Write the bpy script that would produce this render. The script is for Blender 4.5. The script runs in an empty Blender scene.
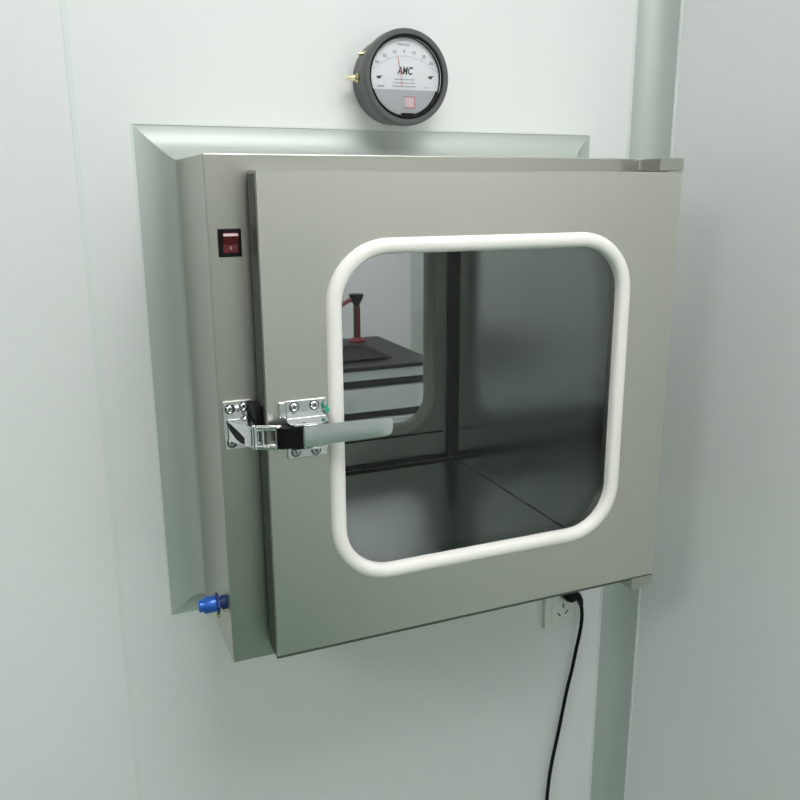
import bpy, bmesh, math, random
from mathutils import Vector, Matrix
random.seed(3)
scene = bpy.context.scene
C = scene.collection
PI = math.pi
EYE = 1.5                      # everything is laid out with the eye height as z = 0, the floor is at -EYE

# ------------------------------------------------------------------ materials
def new_mat(name):
    m = bpy.data.materials.new(name); m.use_nodes = True
    nt = m.node_tree; nt.nodes.clear()
    out = nt.nodes.new('ShaderNodeOutputMaterial')
    return m, nt, out

def plain(name, col, rough=0.5, metal=0.0, noise=0.0, nscale=8.0, bump=0.0, bscale=200.0, coat=0.0, spec=0.5, emit=None, estr=0):
    m, nt, out = new_mat(name)
    b = nt.nodes.new('ShaderNodeBsdfPrincipled')
    b.inputs['Base Color'].default_value = (*col, 1)
    b.inputs['Roughness'].default_value = rough
    b.inputs['Metallic'].default_value = metal
    b.inputs['Coat Weight'].default_value = coat
    b.inputs['Specular IOR Level'].default_value = spec
    if emit:
        b.inputs['Emission Color'].default_value = (*emit, 1); b.inputs['Emission Strength'].default_value = estr
    if noise or bump:
        tc = nt.nodes.new('ShaderNodeTexCoord')
    if noise:
        n = nt.nodes.new('ShaderNodeTexNoise'); n.inputs['Scale'].default_value = nscale; n.inputs['Detail'].default_value = 4
        r = nt.nodes.new('ShaderNodeMapRange'); r.inputs['To Min'].default_value = 1 - noise; r.inputs['To Max'].default_value = 1 + noise
        mx = nt.nodes.new('ShaderNodeVectorMath'); mx.operation = 'SCALE'; mx.inputs[0].default_value = col
        nt.links.new(tc.outputs['Object'], n.inputs['Vector']); nt.links.new(n.outputs['Fac'], r.inputs['Value'])
        nt.links.new(r.outputs['Result'], mx.inputs['Scale']); nt.links.new(mx.outputs['Vector'], b.inputs['Base Color'])
    if bump:
        n2 = nt.nodes.new('ShaderNodeTexNoise'); n2.inputs['Scale'].default_value = bscale
        bp = nt.nodes.new('ShaderNodeBump'); bp.inputs['Strength'].default_value = bump; bp.inputs['Distance'].default_value = 0.001
        nt.links.new(tc.outputs['Object'], n2.inputs['Vector']); nt.links.new(n2.outputs['Fac'], bp.inputs['Height'])
        nt.links.new(bp.outputs['Normal'], b.inputs['Normal'])
    nt.links.new(b.outputs[0], out.inputs[0])
    return m

def brushed(name, col, rough, stretch=(1.5, 1.5, 90), bump=0.08, var=0.08, metal=1.0, wave=0.0):
    """stainless steel: grain lines stretched along one axis, soft uneven roughness"""
    m, nt, out = new_mat(name)
    b = nt.nodes.new('ShaderNodeBsdfPrincipled')
    b.inputs['Base Color'].default_value = (*col, 1); b.inputs['Metallic'].default_value = metal
    tc = nt.nodes.new('ShaderNodeTexCoord')
    mp = nt.nodes.new('ShaderNodeMapping'); mp.inputs['Scale'].default_value = stretch
    n = nt.nodes.new('ShaderNodeTexNoise'); n.inputs['Scale'].default_value = 9; n.inputs['Detail'].default_value = 5
    nt.links.new(tc.outputs['Object'], mp.inputs['Vector']); nt.links.new(mp.outputs['Vector'], n.inputs['Vector'])
    r = nt.nodes.new('ShaderNodeMapRange'); r.inputs['To Min'].default_value = rough - var; r.inputs['To Max'].default_value = rough + var
    nt.links.new(n.outputs['Fac'], r.inputs['Value']); nt.links.new(r.outputs['Result'], b.inputs['Roughness'])
    bp = nt.nodes.new('ShaderNodeBump'); bp.inputs['Strength'].default_value = bump; bp.inputs['Distance'].default_value = 0.0006
    nt.links.new(n.outputs['Fac'], bp.inputs['Height'])
    last = bp
    if wave:
        n3 = nt.nodes.new('ShaderNodeTexNoise'); n3.inputs['Scale'].default_value = 5; n3.inputs['Detail'].default_value = 1
        b3 = nt.nodes.new('ShaderNodeBump'); b3.inputs['Strength'].default_value = wave; b3.inputs['Distance'].default_value = 0.004
        nt.links.new(tc.outputs['Object'], n3.inputs['Vector']); nt.links.new(n3.outputs['Fac'], b3.inputs['Height'])
        nt.links.new(bp.outputs['Normal'], b3.inputs['Normal']); last = b3
    nt.links.new(last.outputs['Normal'], b.inputs['Normal'])
    nt.links.new(b.outputs[0], out.inputs[0])
    return m

def glass_mat(name, tint, refl_rough=0.02):
    m, nt, out = new_mat(name)
    t = nt.nodes.new('ShaderNodeBsdfTransparent'); t.inputs[0].default_value = (*tint, 1)
    g = nt.nodes.new('ShaderNodeBsdfGlossy'); g.inputs['Roughness'].default_value = refl_rough; g.inputs[0].default_value = (0.9, 0.95, 0.93, 1)
    f = nt.nodes.new('ShaderNodeFresnel'); f.inputs[0].default_value = 1.3
    mx = nt.nodes.new('ShaderNodeMixShader')
    nt.links.new(f.outputs[0], mx.inputs[0]); nt.links.new(t.outputs[0], mx.inputs[1]); nt.links.new(g.outputs[0], mx.inputs[2])
    nt.links.new(mx.outputs[0], out.inputs[0])
    return m

def emitter(name, col, s):
    m, nt, out = new_mat(name)
    e = nt.nodes.new('ShaderNodeEmission'); e.inputs[0].default_value = (*col, 1); e.inputs[1].default_value = s
    nt.links.new(e.outputs[0], out.inputs[0]); return m

WALL = plain('wall_panel_paint', (0.83, 0.845, 0.835), 0.28, noise=0.012, nscale=3, bump=0.03, bscale=30, spec=0.45)
COVE = plain('cove_satin_aluminium', (0.55, 0.595, 0.56), 0.5, 0.4, noise=0.01)
LIP = plain('cove_lip_white', (0.78, 0.83, 0.80), 0.3)
WALLD = plain('left_wall_darkened', (0.16, 0.19, 0.175), 0.5)  # unseen left wall, darkened to dim what the steel reflects
CEIL = plain('ceiling_white', (0.80, 0.82, 0.81), 0.5)
FLOOR = plain('green_epoxy_floor', (0.13, 0.24, 0.17), 0.25, noise=0.05, nscale=4)
WALL2 = plain('far_wall_paint', (0.73, 0.74, 0.755), 0.4, noise=0.01)
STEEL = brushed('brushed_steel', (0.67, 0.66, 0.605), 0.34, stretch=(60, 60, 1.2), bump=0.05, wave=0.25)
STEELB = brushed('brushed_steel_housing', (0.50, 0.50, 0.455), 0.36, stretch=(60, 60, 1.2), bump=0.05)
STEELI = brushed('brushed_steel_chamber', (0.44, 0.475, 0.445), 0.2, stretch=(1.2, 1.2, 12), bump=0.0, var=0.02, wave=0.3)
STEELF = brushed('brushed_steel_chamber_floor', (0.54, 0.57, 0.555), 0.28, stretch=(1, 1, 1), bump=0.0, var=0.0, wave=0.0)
STEELD = brushed('brushed_steel_light', (0.62, 0.64, 0.60), 0.42, stretch=(60, 60, 1.2), bump=0.04)
STEELSH = brushed('steel_shade', (0.16, 0.17, 0.155), 0.4, stretch=(1.2, 60, 60), bump=0.02)  # steel with shade put into the colour, for hem and door side
CHROME = plain('chrome', (0.82, 0.83, 0.84), 0.07, 1.0)
CHROMEREF = plain('chrome_dark_reflection', (0.04, 0.04, 0.045), 0.12, 1.0)  # dark reflection on the strike, put into the colour
CHROMES = plain('satin_chrome', (0.75, 0.78, 0.78), 0.22, 1.0)
GASKET = plain('white_silicone_gasket', (0.90, 0.88, 0.84), 0.42, noise=0.02, nscale=20)
GASKET2 = plain('grey_white_gasket', (0.90, 0.92, 0.80), 0.45)
RUBBER = plain('black_rubber', (0.006, 0.007, 0.007), 0.6, spec=0.2)
BLACK = plain('black_reflection', (0.004, 0.0045, 0.0045), 0.35, spec=0.2)
GLASS = glass_mat('door_glass', (0.85, 0.86, 0.85))
GLASS2 = glass_mat('gauge_glass', (0.97, 0.97, 0.98), 0.05)
RED = plain('red_translucent_plastic', (0.13, 0.001, 0.008), 0.2, coat=0.5)
BLUE = plain('blue_anodised', (0.015, 0.11, 0.50), 0.28, 0.35, coat=0.3)
BLUED = plain('dark_blue_plastic', (0.01, 0.04, 0.20), 0.35)
BRASS = plain('brass', (0.82, 0.72, 0.44), 0.2, 1.0)
GREY = plain('grey_cast_housing', (0.095, 0.105, 0.105), 0.42, 0.1, bump=0.05, bscale=400)
DIALW = plain('dial_white', (0.95, 0.95, 0.96), 0.45)
DIALG = plain('dial_frosted_grey', (0.55, 0.56, 0.57), 0.35, noise=0.05, nscale=80)
INK = plain('ink_black', (0.03, 0.03, 0.035), 0.5)
INKG = plain('ink_grey', (0.30, 0.31, 0.33), 0.5)
INKR = plain('ink_red', (0.75, 0.10, 0.14), 0.5)
PINK = plain('pink_slide', (0.85, 0.68, 0.69), 0.5)
SOCK = plain('white_socket_plastic', (0.80, 0.83, 0.77), 0.3)
DARKHOLE = plain('dark_slot', (0.02, 0.025, 0.022), 0.7)
GREENT = plain('green_film', (0.03, 0.42, 0.27), 0.4)
DRAWER = plain('drawer_white', (0.64, 0.68, 0.68), 0.4)
BENCHTOP = plain('black_worktop', (0.016, 0.018, 0.019), 0.5, spec=0.3, noise=0.05, nscale=30)
BENCHD = plain('bench_black_rail', (0.012, 0.014, 0.015), 0.4)
REDM = plain('dark_red_hose', (0.15, 0.006, 0.015), 0.4)
GREYREF = plain('grey_reflection', (0.35, 0.37, 0.38), 0.4)  # tone of the lever's reflection in the glass
ALU = plain('white_aluminium', (0.75, 0.76, 0.76), 0.4)

# ------------------------------------------------------------------ mesh helpers
class M:
    def __init__(s, origin=(0, 0, 0)):
        s.bm = bmesh.new(); s.o = Vector(origin)
    def v(s, p): return s.bm.verts.new(Vector(p) - s.o)
    def poly(s, pts):
        try: return s.bm.faces.new([s.v(p) for p in pts])
        except ValueError: pass
    def box(s, x0, x1, y0, y1, z0, z1, bev=0.0, seg=2):
        vs = [s.v((x, y, z)) for x in (x0, x1) for y in (y0, y1) for z in (z0, z1)]
        fs = [(0, 1, 3, 2), (4, 6, 7, 5), (0, 4, 5, 1), (2, 3, 7, 6), (0, 2, 6, 4), (1, 5, 7, 3)]
        faces = [s.bm.faces.new([vs[i] for i in f]) for f in fs]
        if bev:
            es = list({e for f in faces for e in f.edges})
            bmesh.ops.bevel(s.bm, geom=es, offset=bev, segments=seg, profile=0.5, affect='EDGES')
        return s
    def loft(s, rings, close=True, cap=False, loop=False):
        rs = [[s.v(p) for p in r] for r in rings]
        n = len(rs[0]); R = len(rs)
        for i in range(R if loop else R - 1):
            a, b = rs[i], rs[(i + 1) % R]
            for j in range(n if close else n - 1):
                k = (j + 1) % n
                s.bm.faces.new([a[j], a[k], b[k], b[j]])
        if cap:
            s.bm.faces.new(rs[0][::-1]); s.bm.faces.new(rs[-1])
        return s
    def tube(s, pts, r, n=12, cap=True):
        pts = [Vector(p) for p in pts]; rings = []
        rad = r if isinstance(r, (list, tuple)) else [r] * len(pts)
        up = None
        for i, p in enumerate(pts):
            t = (pts[min(i + 1, len(pts) - 1)] - pts[max(i - 1, 0)]).normalized()
            if up is None:
                up = Vector((0, 0, 1)) if abs(t.z) < 0.9 else Vector((0, 1, 0))
            a = t.cross(up).normalized(); up = a.cross(t).normalized()
            rings.append([p + (a * math.cos(2 * PI * k / n) + up * math.sin(2 * PI * k / n)) * rad[i] for k in range(n)])
        return s.loft(rings, cap=cap)
    def lathe(s, center, axis, prof, n=48):
        """prof: list of (radius, distance along axis)"""
        ax = Vector(axis).normalized(); c = Vector(center)
        up = Vector((0, 0, 1)) if abs(ax.z) < 0.9 else Vector((0, 1, 0))
        a = ax.cross(up).normalized(); b = a.cross(ax)
        rings = [[c + ax * d + (a * math.cos(2 * PI * k / n) + b * math.sin(2 * PI * k / n)) * max(r, 1e-5) for k in range(n)] for r, d in prof]
        return s.loft(rings, cap=True)
    def prism_y(s, pts, y0, y1):
        """outline of (x, z) points given a thickness along y"""
        a = [s.v((x, y0, z)) for x, z in pts]; b = [s.v((x, y1, z)) for x, z in pts]
        n = len(pts); s.bm.faces.new(a); s.bm.faces.new(b[::-1])
        for i in range(n):
            s.bm.faces.new([a[i], b[i], b[(i + 1) % n], a[(i + 1) % n]])
        return s
    def prism_z(s, pts, z0, z1):
        a = [s.v((x, y, z0)) for x, y in pts]; b = [s.v((x, y, z1)) for x, y in pts]
        n = len(pts); s.bm.faces.new(a); s.bm.faces.new(b[::-1])
        for i in range(n):
            s.bm.faces.new([a[i], b[i], b[(i + 1) % n], a[(i + 1) % n]])
        return s

def build(name, m, mat, parent=None, loc=(0, 0, 0), smooth=False, bevel=0.0, label=None, angle=35, weld=0.0):
    bm = m.bm
    if weld: bmesh.ops.remove_doubles(bm, verts=bm.verts, dist=weld)
    bmesh.ops.recalc_face_normals(bm, faces=bm.faces)
    me = bpy.data.meshes.new(name); bm.to_mesh(me); bm.free()
    me.materials.append(mat)
    if smooth:
        for p in me.polygons: p.use_smooth = True
        me.set_sharp_from_angle(angle=math.radians(angle))
    o = bpy.data.objects.new(name, me); C.objects.link(o)
    if parent: o.parent = parent
    o.location = (0, 0, 0) if parent else loc
    if bevel:
        b = o.modifiers.new('Bevel', 'BEVEL'); b.width = bevel; b.segments = 2; b.limit_method = 'ANGLE'; b.angle_limit = math.radians(40)
    if label: o['label'] = label
    return o

def thing(name, loc, label, cat, group=None):
    o = bpy.data.objects.new(name, None); C.objects.link(o); o.location = loc
    o.empty_display_size = 0.05
    o['label'] = label; o['category'] = cat
    if group: o['group'] = group
    return o
def tag(o, label, cat, group=None):
    o['label'] = label; o['category'] = cat
    if group: o['group'] = group
    return o
def struct(o):
    o['kind'] = 'structure'; return o

def rrect(x0, x1, z0, z1, r, n=10):
    """rounded rectangle outline as (x, z, inward normal x, inward normal z)"""
    pts = []
    for cx, cz, a0 in ((x1 - r, z1 - r, 0), (x0 + r, z1 - r, 90), (x0 + r, z0 + r, 180), (x1 - r, z0 + r, 270)):
        for k in range(n + 1):
            a = math.radians(a0 + 90 * k / n)
            pts.append((cx + r * math.cos(a), cz + r * math.sin(a), -math.cos(a), -math.sin(a)))
    return pts

def text_mesh(m, txt, x, y, z, size, shear=0.0, align='CENTER', bold=0.0, sx=1.0):
    cu = bpy.data.curves.new('lettering', 'FONT'); cu.body = txt; cu.size = size; cu.align_x = align; cu.align_y = 'CENTER'
    cu.shear = shear; cu.offset = bold; cu.resolution_u = 3; cu.extrude = 0.0
    ob = bpy.data.objects.new('lettering', cu)
    me = bpy.data.meshes.new_from_object(ob)
    vs = [m.v((x + v.co.x * sx, y, z + v.co.y)) for v in me.vertices]
    for p in me.polygons:
        try: m.bm.faces.new([vs[i] for i in p.vertices])
        except ValueError: pass
    bpy.data.objects.remove(ob); bpy.data.curves.remove(cu); bpy.data.meshes.remove(me)

# ------------------------------------------------------------------ room
YW = 1.05            # face of the wall the box is set into
XW = 0.8567          # face of the side wall on the right
FZ = -EYE; CZ = 1.05
BX0, BX1, BZ0, BZ1 = 0.147, 0.7026, -0.512, 0.037      # pass box housing
YB0, YB1 = 0.8345, 1.274

def wall_ring(name, x0, x1, mat, seam=None):
    m = M()
    m.box(x0, BX0, YW, YW + 0.05, FZ, CZ); m.box(BX1, x1, YW, YW + 0.05, FZ, CZ)
    m.box(BX0, BX1, YW, YW + 0.05, BZ1, CZ); m.box(BX0, BX1, YW, YW + 0.05, FZ, BZ0)
    return struct(build(name, m, mat, weld=1e-5))
XS = 0.044
m = M()
# wall of flush panels with one open joint at XS, a hole for the pass box
m.box(-2.4, XS - 0.0012, YW, YW + 0.05, FZ, CZ); m.box(XS - 0.0012, XS + 0.0012, YW + 0.003, YW + 0.05, FZ, CZ)
m.box(XS + 0.0012, BX0, YW, YW + 0.05, FZ, CZ); m.box(BX1, 2.0, YW, YW + 0.05, FZ, CZ)
m.box(BX0, BX1, YW, YW + 0.05, BZ1, CZ); m.box(BX0, BX1, YW, YW + 0.05, FZ, BZ0)
struct(build('wall_front', m, WALL))
m = M(); m.box(XS - 0.0035, XS + 0.0035, YW - 0.0006, YW + 0.002, FZ, CZ)
struct(build('trim_1', m, LIP, bevel=0.0005))
struct(build('wall_right', M().box(XW, XW + 0.05, -2.6, YW, FZ, CZ), WALL))
struct(build('wall_left_unseen', M().box(-2.45, -2.4, -2.6, YW + 0.05, FZ, CZ), WALLD))
struct(build('wall_back', M().box(-2.45, XW + 0.05, -2.65, -2.6, FZ, CZ), WALL))
struct(build('floor', M().box(-2.45, 2.0, -2.65, 3.2, FZ - 0.05, FZ), FLOOR))
struct(build('ceiling', M().box(-2.45, 2.0, -2.65, 3.2, CZ, CZ + 0.05), CEIL))
def arc(r, n=14): return [(r - r * math.sin(a), -r + r * math.cos(a)) for a in [PI / 2 * k / n for k in range(n + 1)]]   # (out, y rel. wall)
struct(build('wall_far', M().box(-1.2, 2.0, 3.1, 3.15, FZ, CZ), WALL2))
struct(build('wall_far_right', M().box(1.42, 1.47, YW + 0.05, 3.1, FZ, CZ), WALL2))
m = M(); m.loft([[(1.42 - a, 3.1 + b_, z) for a, b_ in arc(0.065)] + [(1.42, 3.1, z)] for z in (FZ, CZ)], cap=True)
struct(build('trim_9', m, COVE, smooth=True, angle=25))
struct(build('wall_far_left', M().box(-1.25, -1.2, YW + 0.05, 3.15, FZ, CZ), WALL2))

# concave cove between front wall and right wall, with raised lips on both edges
RR = 0.0428
m = M()
pr = [(XW - a, YW + b) for a, b in arc(RR)]
# arc() runs from the wall (out = r) to the side face (out = 0)
m.loft([[(x, y, z) for x, y in pr] + [(XW, YW, z)] for z in (FZ, CZ)], cap=True)
struct(build('trim_2', m, COVE, smooth=True, angle=25))
m = M()
m.box(XW - RR - 0.0035, XW - RR + 0.0005, YW - 0.0015, YW, FZ, CZ); m.box(XW - 0.0015, XW, YW - RR - 0.004, YW - RR + 0.0005, FZ, CZ)
struct(build('trim_3', m, LIP, bevel=0.0005))

# cove frame round the box: four mitred lengths
RC = 0.041
ar = arc(RC)
def cove_side(name, c0, c1, s0, s1):
    """c0, c1: corner (x, z) of the box; s0, s1: outward signs at each corner"""
    rings = []
    for (cx, cz), (sx, sz) in ((c0, s0), (c1, s1)):
        rings.append([(cx + a * sx, YW + b, cz + a * sz) for a, b in ar] + [(cx, YW, cz)])
    m = M(); m.loft(rings, cap=True)
    # thin lips
    return struct(build(name, m, COVE, smooth=True, angle=25))
cove_side('trim_4', (BX0, BZ1), (BX1, BZ1), (-1, 1), (1, 1))
cove_side('trim_5', (BX0, BZ0), (BX0, BZ1), (-1, -1), (-1, 1))
cove_side('trim_6', (BX1, BZ0), (BX1, BZ1), (1, -1), (1, 1))
cove_side('trim_7', (BX0, BZ0), (BX1, BZ0), (-1, -1), (1, -1))
def lip_ring(name, off, w, y0, y1):
    m = M()
    x0, x1, z0, z1 = BX0 - off, BX1 + off, BZ0 - off, BZ1 + off
    m.box(x0 - w, x0, y0, y1, z0 - w, z1 + w); m.box(x1, x1 + w, y0, y1, z0 - w, z1 + w)
    m.box(x0, x1, y0, y1, z1, z1 + w); m.box(x0, x1, y0, y1, z0 - w, z0)
    return struct(build(name, m, LIP))
lip_ring('trim_8', RC - 0.0003, 0.0022, YW - 0.0012, YW)

# ------------------------------------------------------------------ the pass box
root = thing('pass_box', ((BX0 + BX1) / 2, YB0, BZ0),
             'stainless steel cleanroom transfer hatch with windowed door, set through the white panel wall', 'pass box')
O = root.location.copy()
def P(): return M(O)
IX0, IX1, IZ0, IZ1 = 0.200, 0.650, -0.473, 0.0
# housing: outer skin and front frame
m = P()
def ring(m, outer, inner, y):
    ox0, ox1, oz0, oz1 = outer; ix0, ix1, iz0, iz1 = inner
    o = [(ox0, y, oz0), (ox1, y, oz0), (ox1, y, oz1), (ox0, y, oz1)]
    i = [(ix0, y, iz0), (ix1, y, iz0), (ix1, y, iz1), (ix0, y, iz1)]
    return o, i
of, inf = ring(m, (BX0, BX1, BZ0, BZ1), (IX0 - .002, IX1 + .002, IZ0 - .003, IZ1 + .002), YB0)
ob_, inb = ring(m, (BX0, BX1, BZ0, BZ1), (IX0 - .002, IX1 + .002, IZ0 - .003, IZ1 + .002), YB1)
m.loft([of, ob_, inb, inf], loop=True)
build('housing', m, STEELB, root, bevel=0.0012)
# chamber lining (side walls and ceiling) and floor pan
m = P()
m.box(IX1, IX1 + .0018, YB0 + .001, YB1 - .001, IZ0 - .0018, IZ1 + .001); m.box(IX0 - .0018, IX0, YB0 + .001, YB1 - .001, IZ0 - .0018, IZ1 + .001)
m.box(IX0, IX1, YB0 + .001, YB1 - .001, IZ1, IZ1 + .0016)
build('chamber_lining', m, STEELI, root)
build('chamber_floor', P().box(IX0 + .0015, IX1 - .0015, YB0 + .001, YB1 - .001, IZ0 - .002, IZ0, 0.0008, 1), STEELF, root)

DX0, DX1, DZ0, DZ1 = 0.188, 0.698, -0.4935, 0.0207
DY0, DY1 = 0.797, 0.8275
GX0, GX1, GZ0, GZ1, GR, GW = 0.2542, 0.6300, -0.4236, -0.0455, 0.069, 0.0166

def door_panel(m, x0, x1, z0, z1, y0, y1, hole, bev=0.0012):
    hx0, hx1, hz0, hz1, hr = hole
    inner = rrect(hx0, hx1, hz0, hz1, hr, 10)
    outer = []
    n = 11
    cs = [(x1, z1), (x0, z1), (x0, z0), (x1, z0)]
    def outl(x0, x1, z0, z1):
        # outer outline with as many points as the hole, corners at the middle of each corner arc
        o = []
        for ci, (cx, cz) in enumerate([(x1, z1), (x0, z1), (x0, z0), (x1, z0)]):
            for k in range(n):
                i = inner[ci * n + k]
                t = k / (n - 1)
                if ci == 0:   p = (x1, i[1] + (z1 - i[1]) * min(1, t * 2)) if t < .5 else (i[0] + (x1 - i[0]) * min(1, (1 - t) * 2), z1)
                elif ci == 1: p = (i[0] + (x0 - i[0]) * min(1, t * 2), z1) if t < .5 else (x0, i[1] + (z1 - i[1]) * min(1, (1 - t) * 2))
                elif ci == 2: p = (x0, i[1] + (z0 - i[1]) * min(1, t * 2)) if t < .5 else (i[0] + (x0 - i[0]) * min(1, (1 - t) * 2), z0)
                else:         p = (i[0] + (x1 - i[0]) * min(1, t * 2), z0) if t < .5 else (x1, i[1] + (z0 - i[1]) * min(1, (1 - t) * 2))
                o.append(p)
        return o
    of_ = [(x, y0, z) for x, z in outl(x0 + bev, x1 - bev, z0 + bev, z1 - bev)]
    o1 = [(x, y0 + bev, z) for x, z in outl(x0, x1, z0, z1)]
    o2 = [(x, y1 - bev, z) for x, z in outl(x0, x1, z0, z1)]
    o3 = [(x, y1, z) for x, z in outl(x0 + bev, x1 - bev, z0 + bev, z1 - bev)]
    i0 = [(x, y0, z) for x, z, a, b in inner]; i1 = [(x, y1, z) for x, z, a, b in inner]
    m.loft([i0, of_, o1, o2, o3, i1], loop=True)

def gasket_ring(m, x0, x1, z0, z1, r, w, yf, dirn, h, deep=0.004):
    """half-round bead of width w lying on the face y = yf and bulging by h towards dirn"""
    pts = rrect(x0, x1, z0, z1, r, 14)
    rings = []
    for x, z, nx, nz in pts:
        rg = []
        for k in range(13):
            a = PI * k / 12
            o = w / 2 - w / 2 * math.cos(a); b = h * math.sin(a) ** 0.8 if math.sin(a) > 1e-6 else 0
            rg.append((x + nx * o, yf + dirn * b, z + nz * o))
        rg.append((x + nx * w, yf - dirn * deep, z + nz * w)); rg.append((x + nx * (w - .004), yf - dirn * deep, z + nz * (w - .004)))
        rings.append(rg)
    m.loft(rings, loop=True)

hole = (GX0 + .003, GX1 - .003, GZ0 + .003, GZ1 - .003, GR - .003)
m = P(); door_panel(m, DX0, DX1, DZ0, DZ1, DY0, DY1, hole)
door = build('door', m, STEEL, root, label='brushed steel front door with rounded window')
m = P(); gasket_ring(m, GX0, GX1, GZ0, GZ1, GR, GW, DY0, -1, 0.0078)
build('window_gasket', m, GASKET, door, smooth=True, angle=60, label='thick white rubber gasket round the window')
def pane(m, y0, y1, hole):
    pts = rrect(*hole, 10); m.prism_y([(p[0], p[1]) for p in pts], y0, y1)
m = P(); pane(m, 0.811, 0.8160, (hole[0] + .0003, hole[1] - .0003, hole[2] + .0003, hole[3] - .0003, hole[4]))
build('glass_pane', m, GLASS, door)
m = P(); m.box(DX0 + .0004, 0.6640, DY0 + .0020, DY1 - .0005, DZ0 - .0042, DZ0 - .0001, 0.0015)
build('bottom_hem', m, STEELSH, door, label='folded hem along the bottom edge, shade put in its colour')  # real hem, its shade painted by the dark colour
build('side_shade', P().box(DX0 - .0006, DX0 - .0001, DY0 + .0035, DY1 - .0002, DZ0 + .002, DZ1 - .003), STEELSH, door, label='thin strip painting the shade on the door side')  # added dark strip, paints shade and dark reflection on the door's side
# closing seal between front door and frame
def seal(name, y0, y1, o, w):
    m = P()
    x0, x1, z0, z1 = IX0 - o, IX1 + o, IZ0 - o, IZ1 + o
    m.box(x0 - w, x0, y0, y1, z0 - w, z1 + w); m.box(x1, x1 + w, y0, y1, z0 - w, z1 + w)
    m.box(x0, x1, y0, y1, z1, z1 + w); m.box(x0, x1, y0, y1, z0 - w, z0)
    return build(name, m, RUBBER, root, weld=1e-5)
seal('door_seal', DY1 + .0001, YB0 - .0001, 0.0033, 0.008)
# rear door, seen through the chamber, with its black seal
seal('door_seal', YB1 + .0001, 1.3018, 0.004, 0.010)
FY0, FY1 = 1.302, 1.334
FG = (0.250, 0.6160, -0.4185, -0.0430, 0.066)
fhole = (FG[0] + .006, FG[1] - .006, FG[2] + .006, FG[3] - .006, FG[4] - .006)
m = P(); door_panel(m, 0.170, 0.690, DZ0, DZ1, FY0, FY1, fhole)
fdoor = build('door', m, STEELD, root, label='steel rear door seen through the chamber')
m = P(); gasket_ring(m, *FG, 0.0170, FY0, -1, 0.007, 0.0126)
build('window_gasket', m, GASKET2, fdoor, smooth=True, angle=60, label='grey-white gasket of the rear window')
m = P(); pane(m, 1.315, 1.320, fhole)
build('glass_pane', m, GLASS, fdoor)
# raised black edging strip on the inner face of the rear door
m = P(); a0, a1, b0, b1 = 0.2105, 0.6365, -0.4620, -0.006
m.box(a1 + .002, a1 + .0185, FY0 - .0035, FY0 - .0001, b0 - .0035, b1); m.box(a0 - .012, a0, FY0 - .0035, FY0 - .0001, b0, b1)
m.box(a0 - .012, a1 + .012, FY0 - .0035, FY0 - .0001, b1, b1 + .010); m.box(a0 - .012, a1 + .0185, FY0 - .0035, FY0 - .0001, b0 - .012, b0 - .0035)
build('edging_strip', m, RUBBER, fdoor)
m = P(); m.box(0.235, 0.632, FY0 - .0015, FY0 - .0001, -0.4245, -0.4215)
build('trim_strip', m, RUBBER, fdoor)

# hinge brackets top and bottom right
def hinge(z0, z1, flip):
    m = P()
    x0, x1 = 0.6645, 0.6990
    c = 0.006
    if flip: pts = [(x0, z0), (x1 - c, z0), (x1 - .001, z0 + c), (x1, z1), (x0, z1)]
    else: pts = [(x0, z0), (x1, z0), (x1, z1), (x0, z1)]
    m.prism_y(pts, DY0 + .0005, YB0 - .0001)
    h = build('hinge_bracket', m, STEELB, root, bevel=0.0008)
    m = P(); zc = z0 if not flip else z1
    m.lathe((0.6865, 0.812, min(z0, DZ1) if not flip else DZ0), (0, 0, 1), [(0.0040, -0.0012 if flip else -.0001), (0.0040, 0.0001 if flip else .0012)], 16)
    build('pivot_pin', m, CHROMES, h, smooth=True)
    m = P(); m.box(0.6600, 0.6643, 0.8290, YB0 - .0001, z0 + .001, z1 - .001, 0.0006)
    build('bracket_flange', m, STEELD, h)
    return h
hinge(0.0219, 0.0366, False)
hinge(-0.5110, -0.4947, True)

# red rocker switch on the left stile
m = P(); m.box(0.1570, 0.1800, YB0 - .0022, YB0 - .0001, -0.0622, -0.0345, 0.0007)
sw = build('power_switch', m, BLACK, root, label='black bezel of the illuminated rocker switch')
m = P()
x0, x1 = 0.1612, 0.1762
prof = [(-0.0582, -.0022), (-0.0582, -.0026), (-0.0500, -.0030), (-0.0418, -.0066), (-0.0390, -.0050), (-0.0380, -.0022)]
m.loft([[(x, YB0 + b, z) for z, b in prof] for x in (x0, x1)], cap=True)
rk = build('rocker', m, RED, sw, bevel=0.0005, label='red translucent rocker')
m = P(); m.box(0.1683, 0.1690, YB0 - .00335, YB0 - .00285, -0.0548, -0.0520)
build('on_mark', m, PINK, sw)

# ---- toggle latch: keeper on the frame
def screw(x, z, yf, par, r=0.0042, rot=0.5):
    m = P()
    m.lathe((x, yf, z), (0, -1, 0), [(r, 0.00005), (r, 0.0008), (r * .8, 0.0016), (r * .62, 0.0018), (r * .55, 0.0011), (r * .0, 0.0010)], 20)
    s = build('screw', m, CHROME, par, smooth=True, angle=30)
    m = P()
    for a in (rot, rot + PI / 2):
        dx, dz = math.cos(a) * r * .5, math.sin(a) * r * .5
        px, pz = -math.sin(a) * r * .11, math.cos(a) * r * .11
        m.prism_y([(x + dx + px, z + dz + pz), (x - dx + px, z - dz + pz), (x - dx - px, z - dz - pz), (x + dx - px, z + dz - pz)], yf - .0014, yf - .00105)
    m.lathe((x, yf, z), (0, -1, 0), [(r * 1.28, 0.00002), (r * 1.28, 0.00025), (r * 1.05, 0.0003)], 20)
    build('screw_slot', m, DARKHOLE, s)
    return s
m = P(); m.box(0.1515, 0.1812, YB0 - .0022, YB0 - .0001, -0.2620, -0.2100, 0.0006)
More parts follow.
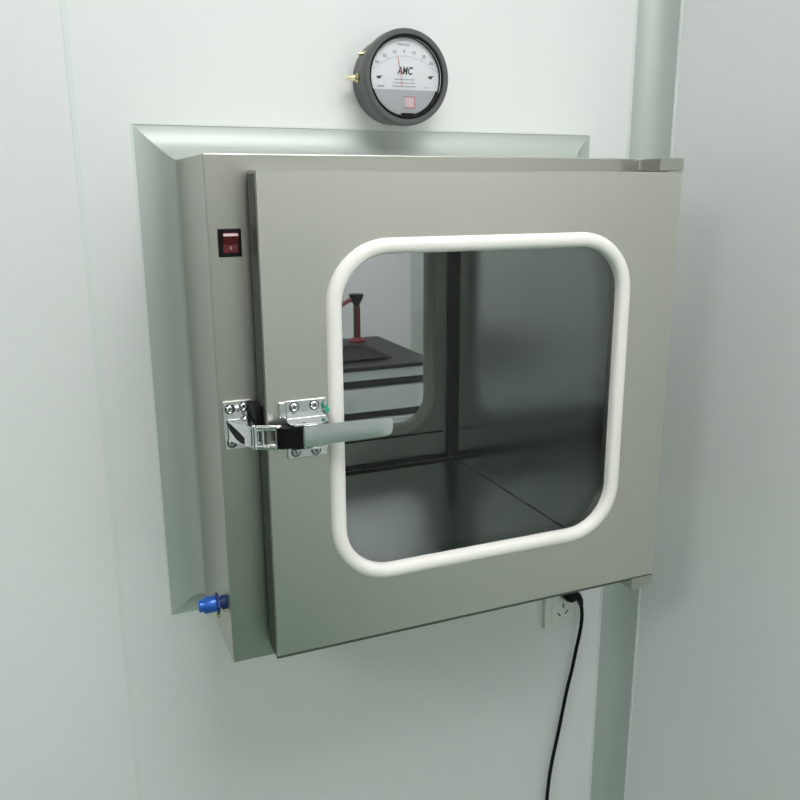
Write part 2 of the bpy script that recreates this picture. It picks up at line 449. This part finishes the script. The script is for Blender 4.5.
kp = build('latch_keeper', m, CHROME, root, label='chrome keeper plate on the frame')
for x, z, r in ((0.1585, -0.2183, .3), (0.1735, -0.2168, .9), (0.1590, -0.2548, .7), (0.1745, -0.2320, .4)): screw(x, z, YB0 - .0022, kp, rot=r)
m = P()
pf = [(0.1570, .8321), (0.1590, .8275), (0.1630, .8180), (0.1668, .8080), (0.1700, .8005), (0.1735, .7950), (0.1785, .7915), (0.1800, .7925), (0.1800, .7985), (0.1765, .8040), (0.1745, .8120), (0.1740, .8321)]
m.prism_z([(x - .0022 * (x < .165), y) for x, y in pf], -0.2520, -0.2295)
build('strike', m, CHROME, kp, smooth=True, angle=40, bevel=0.0006, label='curved chrome strike the link hooks on')
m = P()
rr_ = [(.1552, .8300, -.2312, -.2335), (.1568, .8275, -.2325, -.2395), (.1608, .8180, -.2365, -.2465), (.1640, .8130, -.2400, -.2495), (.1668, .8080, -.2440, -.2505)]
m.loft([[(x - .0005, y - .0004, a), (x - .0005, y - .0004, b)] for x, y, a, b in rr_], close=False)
build('strike_reflection', m, CHROMEREF, kp, smooth=True, label='dark reflection painted on the strike')  # dark sheet painting a reflection on the curved strike
m = P(); m.box(0.1805, 0.1872, 0.8105, YB0 - .0001, -0.2340, -0.2130, 0.001)
build('gap_shadow', m, RUBBER, root, label='black block standing for the deep shadow behind the latch')  # black block put in for the deep shadow in the gap
# plate on the door
m = P()
m.box(0.2085, 0.2515, DY0 - .0020, DY0 - .0001, -0.2685, -0.2068, 0.0008)
pl = build('latch_plate', m, CHROME, root, label='chrome latch base plate screwed to the door')
for x, z, r in ((0.2172, -0.2132, .4), (0.2385, -0.2130, .9), (0.2175, -0.2612, .5), (0.2390, -0.2618, .2)): screw(x, z, DY0 - .0020, pl, rot=r)
for z in (-0.2262, -0.2520):
    m = P()
    m.prism_z([(0.2070, DY0 - .002), (0.2070, .7745), (0.2110, .7705), (0.2330, .7700), (0.2455, .7730), (0.2505, .7800), (0.2510, DY0 - .002)], z - .0010, z + .0010)
    build('cheek', m, CHROME, pl, bevel=0.0004, label='upper chrome cheek of the pivot' if z > -.24 else 'lower chrome cheek of the pivot')
m = P(); m.box(0.2010, 0.2080, DY0 - .0035, DY0 - .0003, -0.2235, -0.2075, 0.0009)
build('lug', m, CHROME, pl)
m = P(); m.prism_y([(0.2478, -0.2150), (0.2518, -0.2095), (0.2505, -0.2145), (0.2530, -0.2180), (0.2490, -0.2215)], DY0 - .0095, DY0 - .0088)
build('protective_film', m, GREENT, pl, label='scrap of green protective film')
# link: a closed loop of round bar
m = P()
ctr = [(0.1745, .7905), (0.1955, .7800)]
zt, zb = -0.2290, -0.2490
loop = []
for (x, y, z) in [(0.1745, .7900, zt), (0.1955, .7795, zt), (0.1955, .7795, zb), (0.1745, .7900, zb)]: loop.append(Vector((x, y, z)))
for i in range(4):
    a, b = loop[i], loop[(i + 1) % 4]
    m.tube([a, b], 0.0029, 12)
for p in loop:
    m.lathe(p - Vector((0, 0, .0024)), (0, 0, 1), [(.0018, -.0006), (.0035, .0004), (.0035, .0044), (.0018, .0054)], 14)
m.tube([(0.1815, .7866, zt), (0.1815, .7866, zb)], 0.0019, 10)
build('latch_link', m, CHROME, root, smooth=True, angle=50, label='chrome link loop bridging frame and door')
# cam block, its dark mirror reflection painted black, and handle
m = P()
m.prism_z([(0.1925, .7815), (0.1935, .7765), (0.1975, .7735), (0.2190, .7705), (0.2205, .7715), (0.2205, .7900), (0.1990, .7900), (0.1940, .7870)], -0.2500, -0.2282)
hd = build('latch_handle', m, BLACK, root, smooth=True, angle=35, bevel=0.0005, label='cam block of the latch handle, dark reflection painted black')
m = P()
path = [(0.2183, .7712), (0.2200, .7700), (0.2215, .7695), (0.235, .7690), (0.250, .7678), (0.265, .7660), (0.280, .7640), (0.292, .7622), (0.300, .7612), (0.3045, .7608), (0.3080, .7608), (0.3104, .7609), (0.3116, .7610), (0.3121, .7610)]
hw = [.0103, .0106, .0108, .0108, .0106, .0104, .0102, .0099, .0097, .0096, .0090, .0076, .0055, .0028]
rings = []
for i, ((x, y), h) in enumerate(zip(path, hw)):
    zc = -0.2388 + 0.0040 * (x - .2183) / .097
    rings.append([(x, y, zc - h), (x, y - .0003, zc - h * .5), (x, y - .0004, zc), (x, y - .0003, zc + h * .5), (x, y, zc + h), (x, y + .0016, zc + h), (x, y + .0016, zc), (x, y + .0016, zc - h)])
m.loft(rings, cap=True)
build('lever', m, CHROMES, hd, smooth=True, angle=40, label='flat satin chrome pull lever')
m = P(); m.tube([(0.2215, .7755, -0.2530), (0.2215, .7755, -0.2252)], 0.0020, 12)
build('pivot_pin', m, CHROME, hd, smooth=True)

# blue test port on the left flank
m = P()
cy, cz = 0.8640, -0.4505
m.lathe((BX0, cy, cz), (-1, 0, 0), [(0.0082, 0.0001), (0.0082, 0.0045), (0.0062, 0.0048), (0.0062, 0.0070)], 24)
tp = build('test_port', m, BLUED, root, smooth=True, label='blue threaded test port')
m = P(); m.lathe((BX0, cy, cz), (-1, 0, 0), [(0.0112, 0.0072), (0.0118, 0.0078), (0.0118, 0.0098), (0.0108, 0.0104)], 6)
build('lock_nut', m, BLUED, tp)
m = P(); m.lathe((BX0, cy, cz), (-1, 0, 0), [(0.0086, 0.0106), (0.0095, 0.0116), (0.0095, 0.0225), (0.0088, 0.0240), (0.0088, 0.0248), (0.0070, 0.0252), (0.0070, 0.0290), (0.0050, 0.0305), (0.0040, 0.0305)], 28)
build('cap', m, BLUE, tp, smooth=True, angle=30)
m = P(); m.lathe((BX0 - .0088, cy - .003, cz - .0118), (0, 0, -1), [(0.0022, 0), (0.0026, .001), (0.0022, .0035), (0.0008, .0042)], 12)
m.lathe((BX0 - .0030, cy - .0060, cz - .0062), (0, -1, 0), [(0.0016, 0), (0.0016, .003), (0.0006, .0036)], 12)
build('bleed_screw', m, BRASS, tp, smooth=True)

# ------------------------------------------------------------------ pressure gauge
GCX, GCZ = 0.4318, 0.1372
g = thing('pressure_gauge', (GCX, YW, GCZ), 'round grey differential pressure gauge mounted on the wall above the hatch', 'gauge')
O2 = g.location.copy()
m = M(O2)
m.lathe((GCX, YW, GCZ), (0, -1, 0), [(0.0510, 0.0), (0.0530, 0.002), (0.0540, 0.030), (0.0562, 0.036), (0.0568, 0.040), (0.0568, 0.050), (0.0560, 0.0535), (0.0545, 0.0545), (0.0505, 0.0545), (0.0496, 0.0535), (0.0490, 0.0500), (0.0490, 0.0440), (0.0, 0.0440)], 72)
gh = build('gauge_housing', m, GREY, g, smooth=True, angle=28)
m = M(O2)
pr_ = [(0.0489, -.0445), (0.0489, -.0520), (0.0478, -.0525), (0.0468, -.0505), (0.0468, -.0445)]
rings = [[(GCX + r * math.cos(2 * PI * k / 64), YW + d, GCZ + r * math.sin(2 * PI * k / 64)) for r, d in pr_] for k in range(64)]
m.loft(rings, loop=True)
build('retaining_ring', m, RUBBER, g, smooth=True, angle=30)
YD = YW - 0.0455
def disc_part(r, zlo, zhi, n=60):
    pts = []
    for k in range(n):
        a = 2 * PI * k / n; x, z = r * math.cos(a), r * math.sin(a)
        pts.append((GCX + x, GCZ + min(max(z, zlo), zhi)))
    out = []
    a0 = math.asin(max(-1, zlo / r)); a1 = math.asin(min(1, zhi / r))
    for k in range(n + 1):
        a = a0 + (PI - 2 * a0) * k / n if zhi >= r else None
        if a is not None: out.append((GCX + r * math.cos(a), GCZ + r * math.sin(a)))
    if zhi < r:
        a1 = math.asin(zhi / r)
        for k in range(n + 1):
            a = PI - a1 + (PI + 2 * a1) * k / n
            out.append((GCX + r * math.cos(a), GCZ + r * math.sin(a)))
    return out
SPLIT = -0.0142
m = M(O2); m.prism_y(disc_part(0.0462, SPLIT, 1), YD - .0006, YD)
dial = build('dial', m, DIALW, g, label='white printed dial')
m = M(O2); m.prism_y(disc_part(0.0440, -1, SPLIT - .0002), YD - .0009, YD + .0005)
build('lower_plate', m, DIALG, g, label='grey frosted plate under the dial')
m = M(O2); m.prism_y(disc_part(0.0467, -1, SPLIT - .0002), YD + .0007, YD + .001)
build('dial_backing', m, RUBBER, g)
yt = YD - .0009
m = M(O2)
text_mesh(m, 'AMC', 0.4315, yt, 0.1450, 0.0125, shear=0.25, bold=0.0004, sx=0.72)
build('logo', m, INK, dial)
m = M(O2)
# scale: arc of ticks about the needle pivot
px_, pz_ = 0.4318, 0.1005
RAD = 0.0605
for k in range(41):
    a = math.radians(132 - 84 * k / 40)
    r0 = RAD; r1 = RAD + (0.0034 if k % 5 == 0 else 0.0018); w = 0.00022
    ca, sa = math.cos(a), math.sin(a)
    m.poly([(px_ + ca * r0 - sa * w, yt, pz_ + sa * r0 + ca * w), (px_ + ca * r1 - sa * w, yt, pz_ + sa * r1 + ca * w), (px_ + ca * r1 + sa * w, yt, pz_ + sa * r1 - ca * w), (px_ + ca * r0 + sa * w, yt, pz_ + sa * r0 - ca * w)])
m2 = m
for t, x, z in (('20', 0.4045, 0.1608), ('10', 0.4175, 0.1655), ('0', 0.4306, 0.1668), ('10', 0.4434, 0.1658), ('20', 0.4572, 0.1618), ('30', 0.4675, 0.1545), ('30', 0.3942, 0.1530)):
    text_mesh(m, t, x, yt, z + .0008, 0.0052, bold=0.00012)
text_mesh(m, 'PASCALS', 0.4300, yt, 0.1757, 0.0042, bold=0.0001)
for z, x0, x1 in ((0.1345, 0.4175, 0.4445), (0.1305, 0.4165, 0.4455), (0.1265, 0.4140, 0.4470)):
    x = x0; rnd = random.Random(int(z * 10000))
    while x < x1:                         # lines of fine print too small to read
        w = rnd.uniform(.0008, .003); m.poly([(x, yt, z), (min(x + w, x1), yt, z), (min(x + w, x1), yt, z + .0011), (x, yt, z + .0011)]); x += w + .0006
for x0, x1 in ((0.3945, 0.4035), (0.4600, 0.4620)):
    m.poly([(x0, yt, .1258), (x1, yt, .1258), (x1, yt, .1272), (x0, yt, .1272)])
build('scale_print', m, INKG, dial)
for sx, cx, cz in ((-1, 0.3975, 0.1368), (1, 0.4670, 0.1390)):
    m = M(O2); m.poly([(cx - .0035, yt, cz - .0016), (cx + .0012, yt, cz - .0020), (cx + .0020, yt, cz + .0002), (cx + .0045, yt, cz + .0016), (cx + .0008, yt, cz + .0018), (cx - .0035, yt, cz + .0012)])
    build('dial_mark', m, INK, dial)
m = M(O2)
m.prism_y([(0.4270, 0.1265), (0.4276, 0.1265), (0.4215, 0.1600), (0.4208, 0.1600)], yt - .0030, yt - .0027)
build('needle', m, INKR, g, label='thin red needle')
m = M(O2)
m.prism_y([(0.4295, 0.1025), (0.4440, 0.1025), (0.4440, 0.1145), (0.4315, 0.1145), (0.4315, 0.1055)], YD - .0016, YD - .0010)
build('slide', m, PINK, g, label='pink slide in the lower plate')
m = M(O2)
for a in ((0.4300, 0.4447, 0.1145, 0.1151), (0.4288, 0.4447, 0.1018, 0.1025), (0.4440, 0.4447, 0.1025, 0.1145)): m.box(a[0], a[1], YD - .0020, YD - .0016, a[2], a[3])
build('slide_frame', m, INKR, g)
m = M(O2)
m.box(0.4255, 0.4425, YW - .0510, YW - .0460, 0.0895, 0.0955, 0.0008)
m.lathe((0.4335, YW - .0510, 0.0925), (0, -1, 0), [(0.0028, 0), (0.0028, .001), (0.0012, .0012)], 16)
build('zero_adjuster', m, BLACK, g)
m = M(O2)
m.lathe((GCX, YW - .0505, GCZ), (0, -1, 0), [(0.0466, 0.0), (0.0466, 0.0015), (0.040, 0.0020), (0.0, 0.0024)], 64)
build('cover_glass', m, GLASS2, g, smooth=True, angle=40)
# brass hose barbs on the left flank
def barb(z, x0, y, L, r, big):
    m = M(O2)
    if big: prof = [(r, 0), (r * 1.15, .001), (r * 1.15, .0055), (r * .75, .006), (r * .75, .008), (r * .9, .009), (r * .55, .014), (r * .7, .0145), (r * .40, L)]
    else: prof = [(r, 0), (r, .004), (r * .6, .0045), (r * .6, L - .003), (r * .3, L)]
    m.lathe((x0, y, z), (-1, -0.0, 0), prof, 6 if False else 18)
    return build('brass_port', m, BRASS, g, smooth=True, angle=35)
barb(0.1660, 0.3905, 1.028, 0.0120, 0.0034, False)
barb(0.1372, 0.3815, 1.026, 0.0185, 0.0048, True)
m = M(O2); m.lathe((0.3955, 1.012, 0.1745), (-1, 0, 0), [(0.0022, 0), (0.0022, .004), (0.001, .005)], 12)
build('side_screw', m, BLACK, g, smooth=True)

# ------------------------------------------------------------------ wall socket and power cord
sx0, sx1, sz0, sz1 = 0.6950, 0.7680, -0.7045, -0.6190
s = thing('wall_socket', ((sx0 + sx1) / 2, YW, sz0), 'white surface-mounted wall power socket below the lower right of the hatch', 'socket')
O3 = s.location.copy()
build('back_plate', M(O3).box(sx0 + .001, sx1 - .001, YW - .0030, YW, sz0 + .001, sz1 - .001), SOCK, s)
fp = build('faceplate', M(O3).box(sx0 + .0005, sx1 - .0005, YW - .0080, YW - .0031, sz0 + .0005, sz1 - .0005, 0.0015), SOCK, s)
build('socket_insert', M(O3).box(sx0 + .014, sx1 - .012, YW - .0090, YW - .0081, sz0 + .012, sz1 - .013, 0.0006), SOCK, s)
m = M(O3)
def slot(cx, cz, ang, L=.0085, w=.0022):
    ca, sa = math.cos(ang), math.sin(ang)
    pts = [(-L / 2, -w / 2), (L / 2, -w / 2), (L / 2, w / 2), (-L / 2, w / 2)]
    m.prism_y([(cx + x * ca - z * sa, cz + x * sa + z * ca) for x, z in pts], YW - .0093, YW - .0091)
slot(0.7300, -0.6670, PI / 2); slot(0.7222, -0.6815, math.radians(-50)); slot(0.7370, -0.6795, math.radians(50))
build('slots', m, DARKHOLE, s)

pc = thing('power_cord', (0.735, YW - .01, -0.645), 'black power cord with moulded plug hanging down from the white wall socket', 'cord')
O4 = pc.location.copy()
m = M(O4)
m.lathe((0.7330, YW - .0092, -0.6420), (0, -1, 0), [(0.0100, 0), (0.0115, .002), (0.0115, .016), (0.0090, .022), (0.0, .023)], 20)
m.tube([(0.7240, YW - .026, -0.6350), (0.7320, YW - .028, -0.6365), (0.7420, YW - .029, -0.6420), (0.7490, YW - .028, -0.6520), (0.7525, YW - .026, -0.6610)], [0.0045, 0.0070, 0.0068, 0.0055, 0.0042], 14)
build('plug', m, BLACK, pc, smooth=True, angle=45)
cord = []
ctrl = [(0.7520, 1.024, -0.6590), (0.7555, 1.025, -0.6720), (0.7580, 1.027, -0.6920), (0.7570, 1.029, -0.7170), (0.7530, 1.031, -0.7470), (0.748, 1.033, -0.7850), (0.741, 1.036, -0.8300), (0.731, 1.038, -0.90), (0.715, 1.038, -1.00), (0.71, 1.038, -1.15), (0.705, 1.036, -1.30), (0.700, 1.025, -1.42), (0.690, 1.00, -1.485), (0.66, 0.96, -1.4955), (0.60, 0.93, -1.4960), (0.5, 0.95, -1.4960), (0.42, 1.0, -1.4960)]
pts = [Vector(p) for p in ctrl]
for i in range(len(pts) - 1):
    p0, p1, p2, p3 = pts[max(i - 1, 0)], pts[i], pts[i + 1], pts[min(i + 2, len(pts) - 1)]
    for k in range(6):
        t = k / 6
        cord.append(0.5 * ((2 * p1) + (-p0 + p2) * t + (2 * p0 - 5 * p1 + 4 * p2 - p3) * t * t + (-p0 + 3 * p1 - 3 * p2 + p3) * t ** 3))
cord.append(pts[-1])
m = M(O4); m.tube(cord, 0.0031, 12)
build('cable', m, BLACK, pc, smooth=True, angle=60)

# ------------------------------------------------------------------ the room beyond
bx0, bx1, by0, by1, bt = -0.20, 1.046, 2.20, 2.68, -0.4915
b = thing('lab_bench', ((bx0 + bx1) / 2, (by0 + by1) / 2, FZ), 'white drawer bench with black worktop in the room seen through both windows', 'bench')
O5 = b.location.copy()
def Q(): return M(O5)
build('carcass', Q().box(bx0 + .02, bx1 - .012, by0 + .03, by1 - .005, FZ + .0001, bt - .0135), BENCHD, b)
m = Q()
m.box(bx0, bx1, by0, by1, bt - .0133, bt - .001, 0.002)
top = build('worktop', m, BENCHTOP, b, label='black worktop')
def drawer(z0, z1):
    d = build('drawer_front', Q().box(bx0 + .01, bx1 - .012, by0 + .006, by0 + .0298, z0, z1, 0.0015), DRAWER, b, label='white drawer front')
for z0, z1 in ((-0.534, -0.5058), (-0.630, -0.5610), (-0.800, -0.656), (-0.990, -0.825), (-1.40, -1.015)): drawer(z0, z1)
m = Q(); m.lathe((0.790, by0 + .006, -0.662), (0, -1, 0), [(0.004, -0.0001), (0.004, .012), (0.011, .014), (0.012, .022), (0.008, .026), (0, .026)], 20)
build('lever_reflection', m, GREYREF, b, smooth=True)  # round grey piece standing for the lever's reflection in the glass
# black shallow tray on the worktop
tr = thing('tray', (0.79, 2.40, bt - .0009), 'shallow black tray lying on the black worktop behind the hatch', 'tray')
O6 = tr.location.copy()
m = M(O6)
zb_ = bt - .0009
def rect(x0, x1, y0, y1, z): return [(x0, y0, z), (x1, y0, z), (x1, y1, z), (x0, y1, z)]
m.loft([rect(.61, .92, 2.28, 2.48, zb_), rect(.60, .93, 2.27, 2.49, zb_ + .009), rect(.612, .918, 2.282, 2.478, zb_ + .009), rect(.625, .905, 2.295, 2.465, zb_ + .002)], cap=True)
build('tray_body', m, RUBBER, tr, bevel=0.001)
m = M(O6)
m.box(.60, .93, 2.268, 2.2695, zb_ + .006, zb_ + .0095)
build('rim', m, BENCHTOP, tr)

# upright stand with funnel-shaped head and red side hose
SX = 0.943
f = thing('upright_stand', (SX, 2.613, bt - .0009), 'black and red upright stand with funnel head on the far black worktop', 'stand')
O7 = f.location.copy()
m = M(O7); m.lathe((SX, 2.613, bt - .0009), (0, 0, 1), [(0.030, 0), (0.030, .005), (0.020, .010), (0.014, .013)], 24)
build('base', m, REDM, f, smooth=True)
for x0, x1 in ((SX - .0085, SX - .0040), (SX + .0050, SX + .0090)):
    m = M(O7); m.box(x0, x1, 2.602, 2.624, bt + .0115, -0.372, 0.001)
    build('rail', m, BLACK, f)
m = M(O7); m.box(SX - .0038, SX + .0048, 2.604, 2.622, bt + .0116, -0.374)
build('column', m, REDM, f)
m = M(O7); m.lathe((SX, 2.613, -0.3745), (0, 0, 1), [(0.006, 0), (0.010, .006), (0.019, .022), (0.025, .038), (0.025, .042), (0.021, .042)], 24)
build('funnel_head', m, BLACK, f, smooth=True)
m = M(O7); m.tube([(SX - .008, 2.613, -0.350), (SX - .028, 2.612, -0.353), (SX - .053, 2.610, -0.366), (SX - .083, 2.606, -0.385), (SX - .113, 2.600, -0.41)], 0.0075, 12)
build('hose', m, REDM, f, smooth=True)

# ceiling lamps (the light of both rooms)
def lamp(x0, x1, y0, y1, s, label, col):
    t = thing('ceiling_light', ((x0 + x1) / 2, (y0 + y1) / 2, CZ), label, 'ceiling light')
    O = t.location.copy(); w = .02; z0, z1 = CZ - .03, CZ
    m = M(O); m.box(x0 - w, x0, y0 - w, y1 + w, z0, z1); m.box(x1, x1 + w, y0 - w, y1 + w, z0, z1); m.box(x0, x1, y0 - w, y0, z0, z1); m.box(x0, x1, y1, y1 + w, z0, z1)
    build('lamp_frame', m, ALU, t)
    m = M(O); m.box(x0, x1, y0, y1, z0 + .006, z1 - .001)
    build('diffuser', m, emitter('lamp_diffuser', col, s), t)
lamp(0.0, 0.75, -0.50, 0.35, 9.0, 'square white ceiling panel light nearest the hatch wall', (1.0, 1.0, 0.99))
lamp(-2.0, -1.3, -1.0, -0.3, 14.5, 'added square white panel light at left, brightening the right wall', (1.0, 1.0, 0.99))  # extra lamp, added to brighten the right wall
lamp(-0.6, 0.5, -2.2, -1.5, 4.5, 'long white ceiling panel light at the back of the near room', (1.0, 1.0, 0.99))
lamp(0.0, 0.9, 1.7, 2.3, 20.0, 'white ceiling panel light over the far bench', (1.0, 0.98, 1.0))

# ------------------------------------------------------------------ world, camera
w = bpy.data.worlds.new('World'); scene.world = w; w.use_nodes = True
w.node_tree.nodes['Background'].inputs[0].default_value = (0.6, 0.65, 0.65, 1); w.node_tree.nodes['Background'].inputs[1].default_value = 0.05

cam = bpy.data.cameras.new('Camera'); co = bpy.data.objects.new('Camera', cam); C.objects.link(co)
cam.sensor_width = 36; cam.sensor_fit = 'HORIZONTAL'; cam.lens = 825.2 / 800 * 36
cam.clip_start = 0.02
p, yw, ro = 0.24727, 0.39848, -0.00549
fw = Vector((math.sin(yw) * math.cos(p), math.cos(yw) * math.cos(p), -math.sin(p)))
rt = Vector((math.cos(yw), -math.sin(yw), 0)); up = rt.cross(fw)
r2 = rt * math.cos(ro) + up * math.sin(ro); u2 = up * math.cos(ro) - rt * math.sin(ro)
co.matrix_world = Matrix(((r2.x, u2.x, -fw.x, 0), (r2.y, u2.y, -fw.y, 0), (r2.z, u2.z, -fw.z, 0), (0, 0, 0, 1)))
scene.camera = co

# put the floor at height zero
for o in list(C.objects):
    if o.parent is None: o.location.z += EYE

vs = scene.view_settings
scene.display_settings.display_device = 'sRGB'
vs.view_transform = 'Standard'; vs.look = 'None'; vs.exposure = 0.07; vs.gamma = 1.0; vs.use_curve_mapping = False
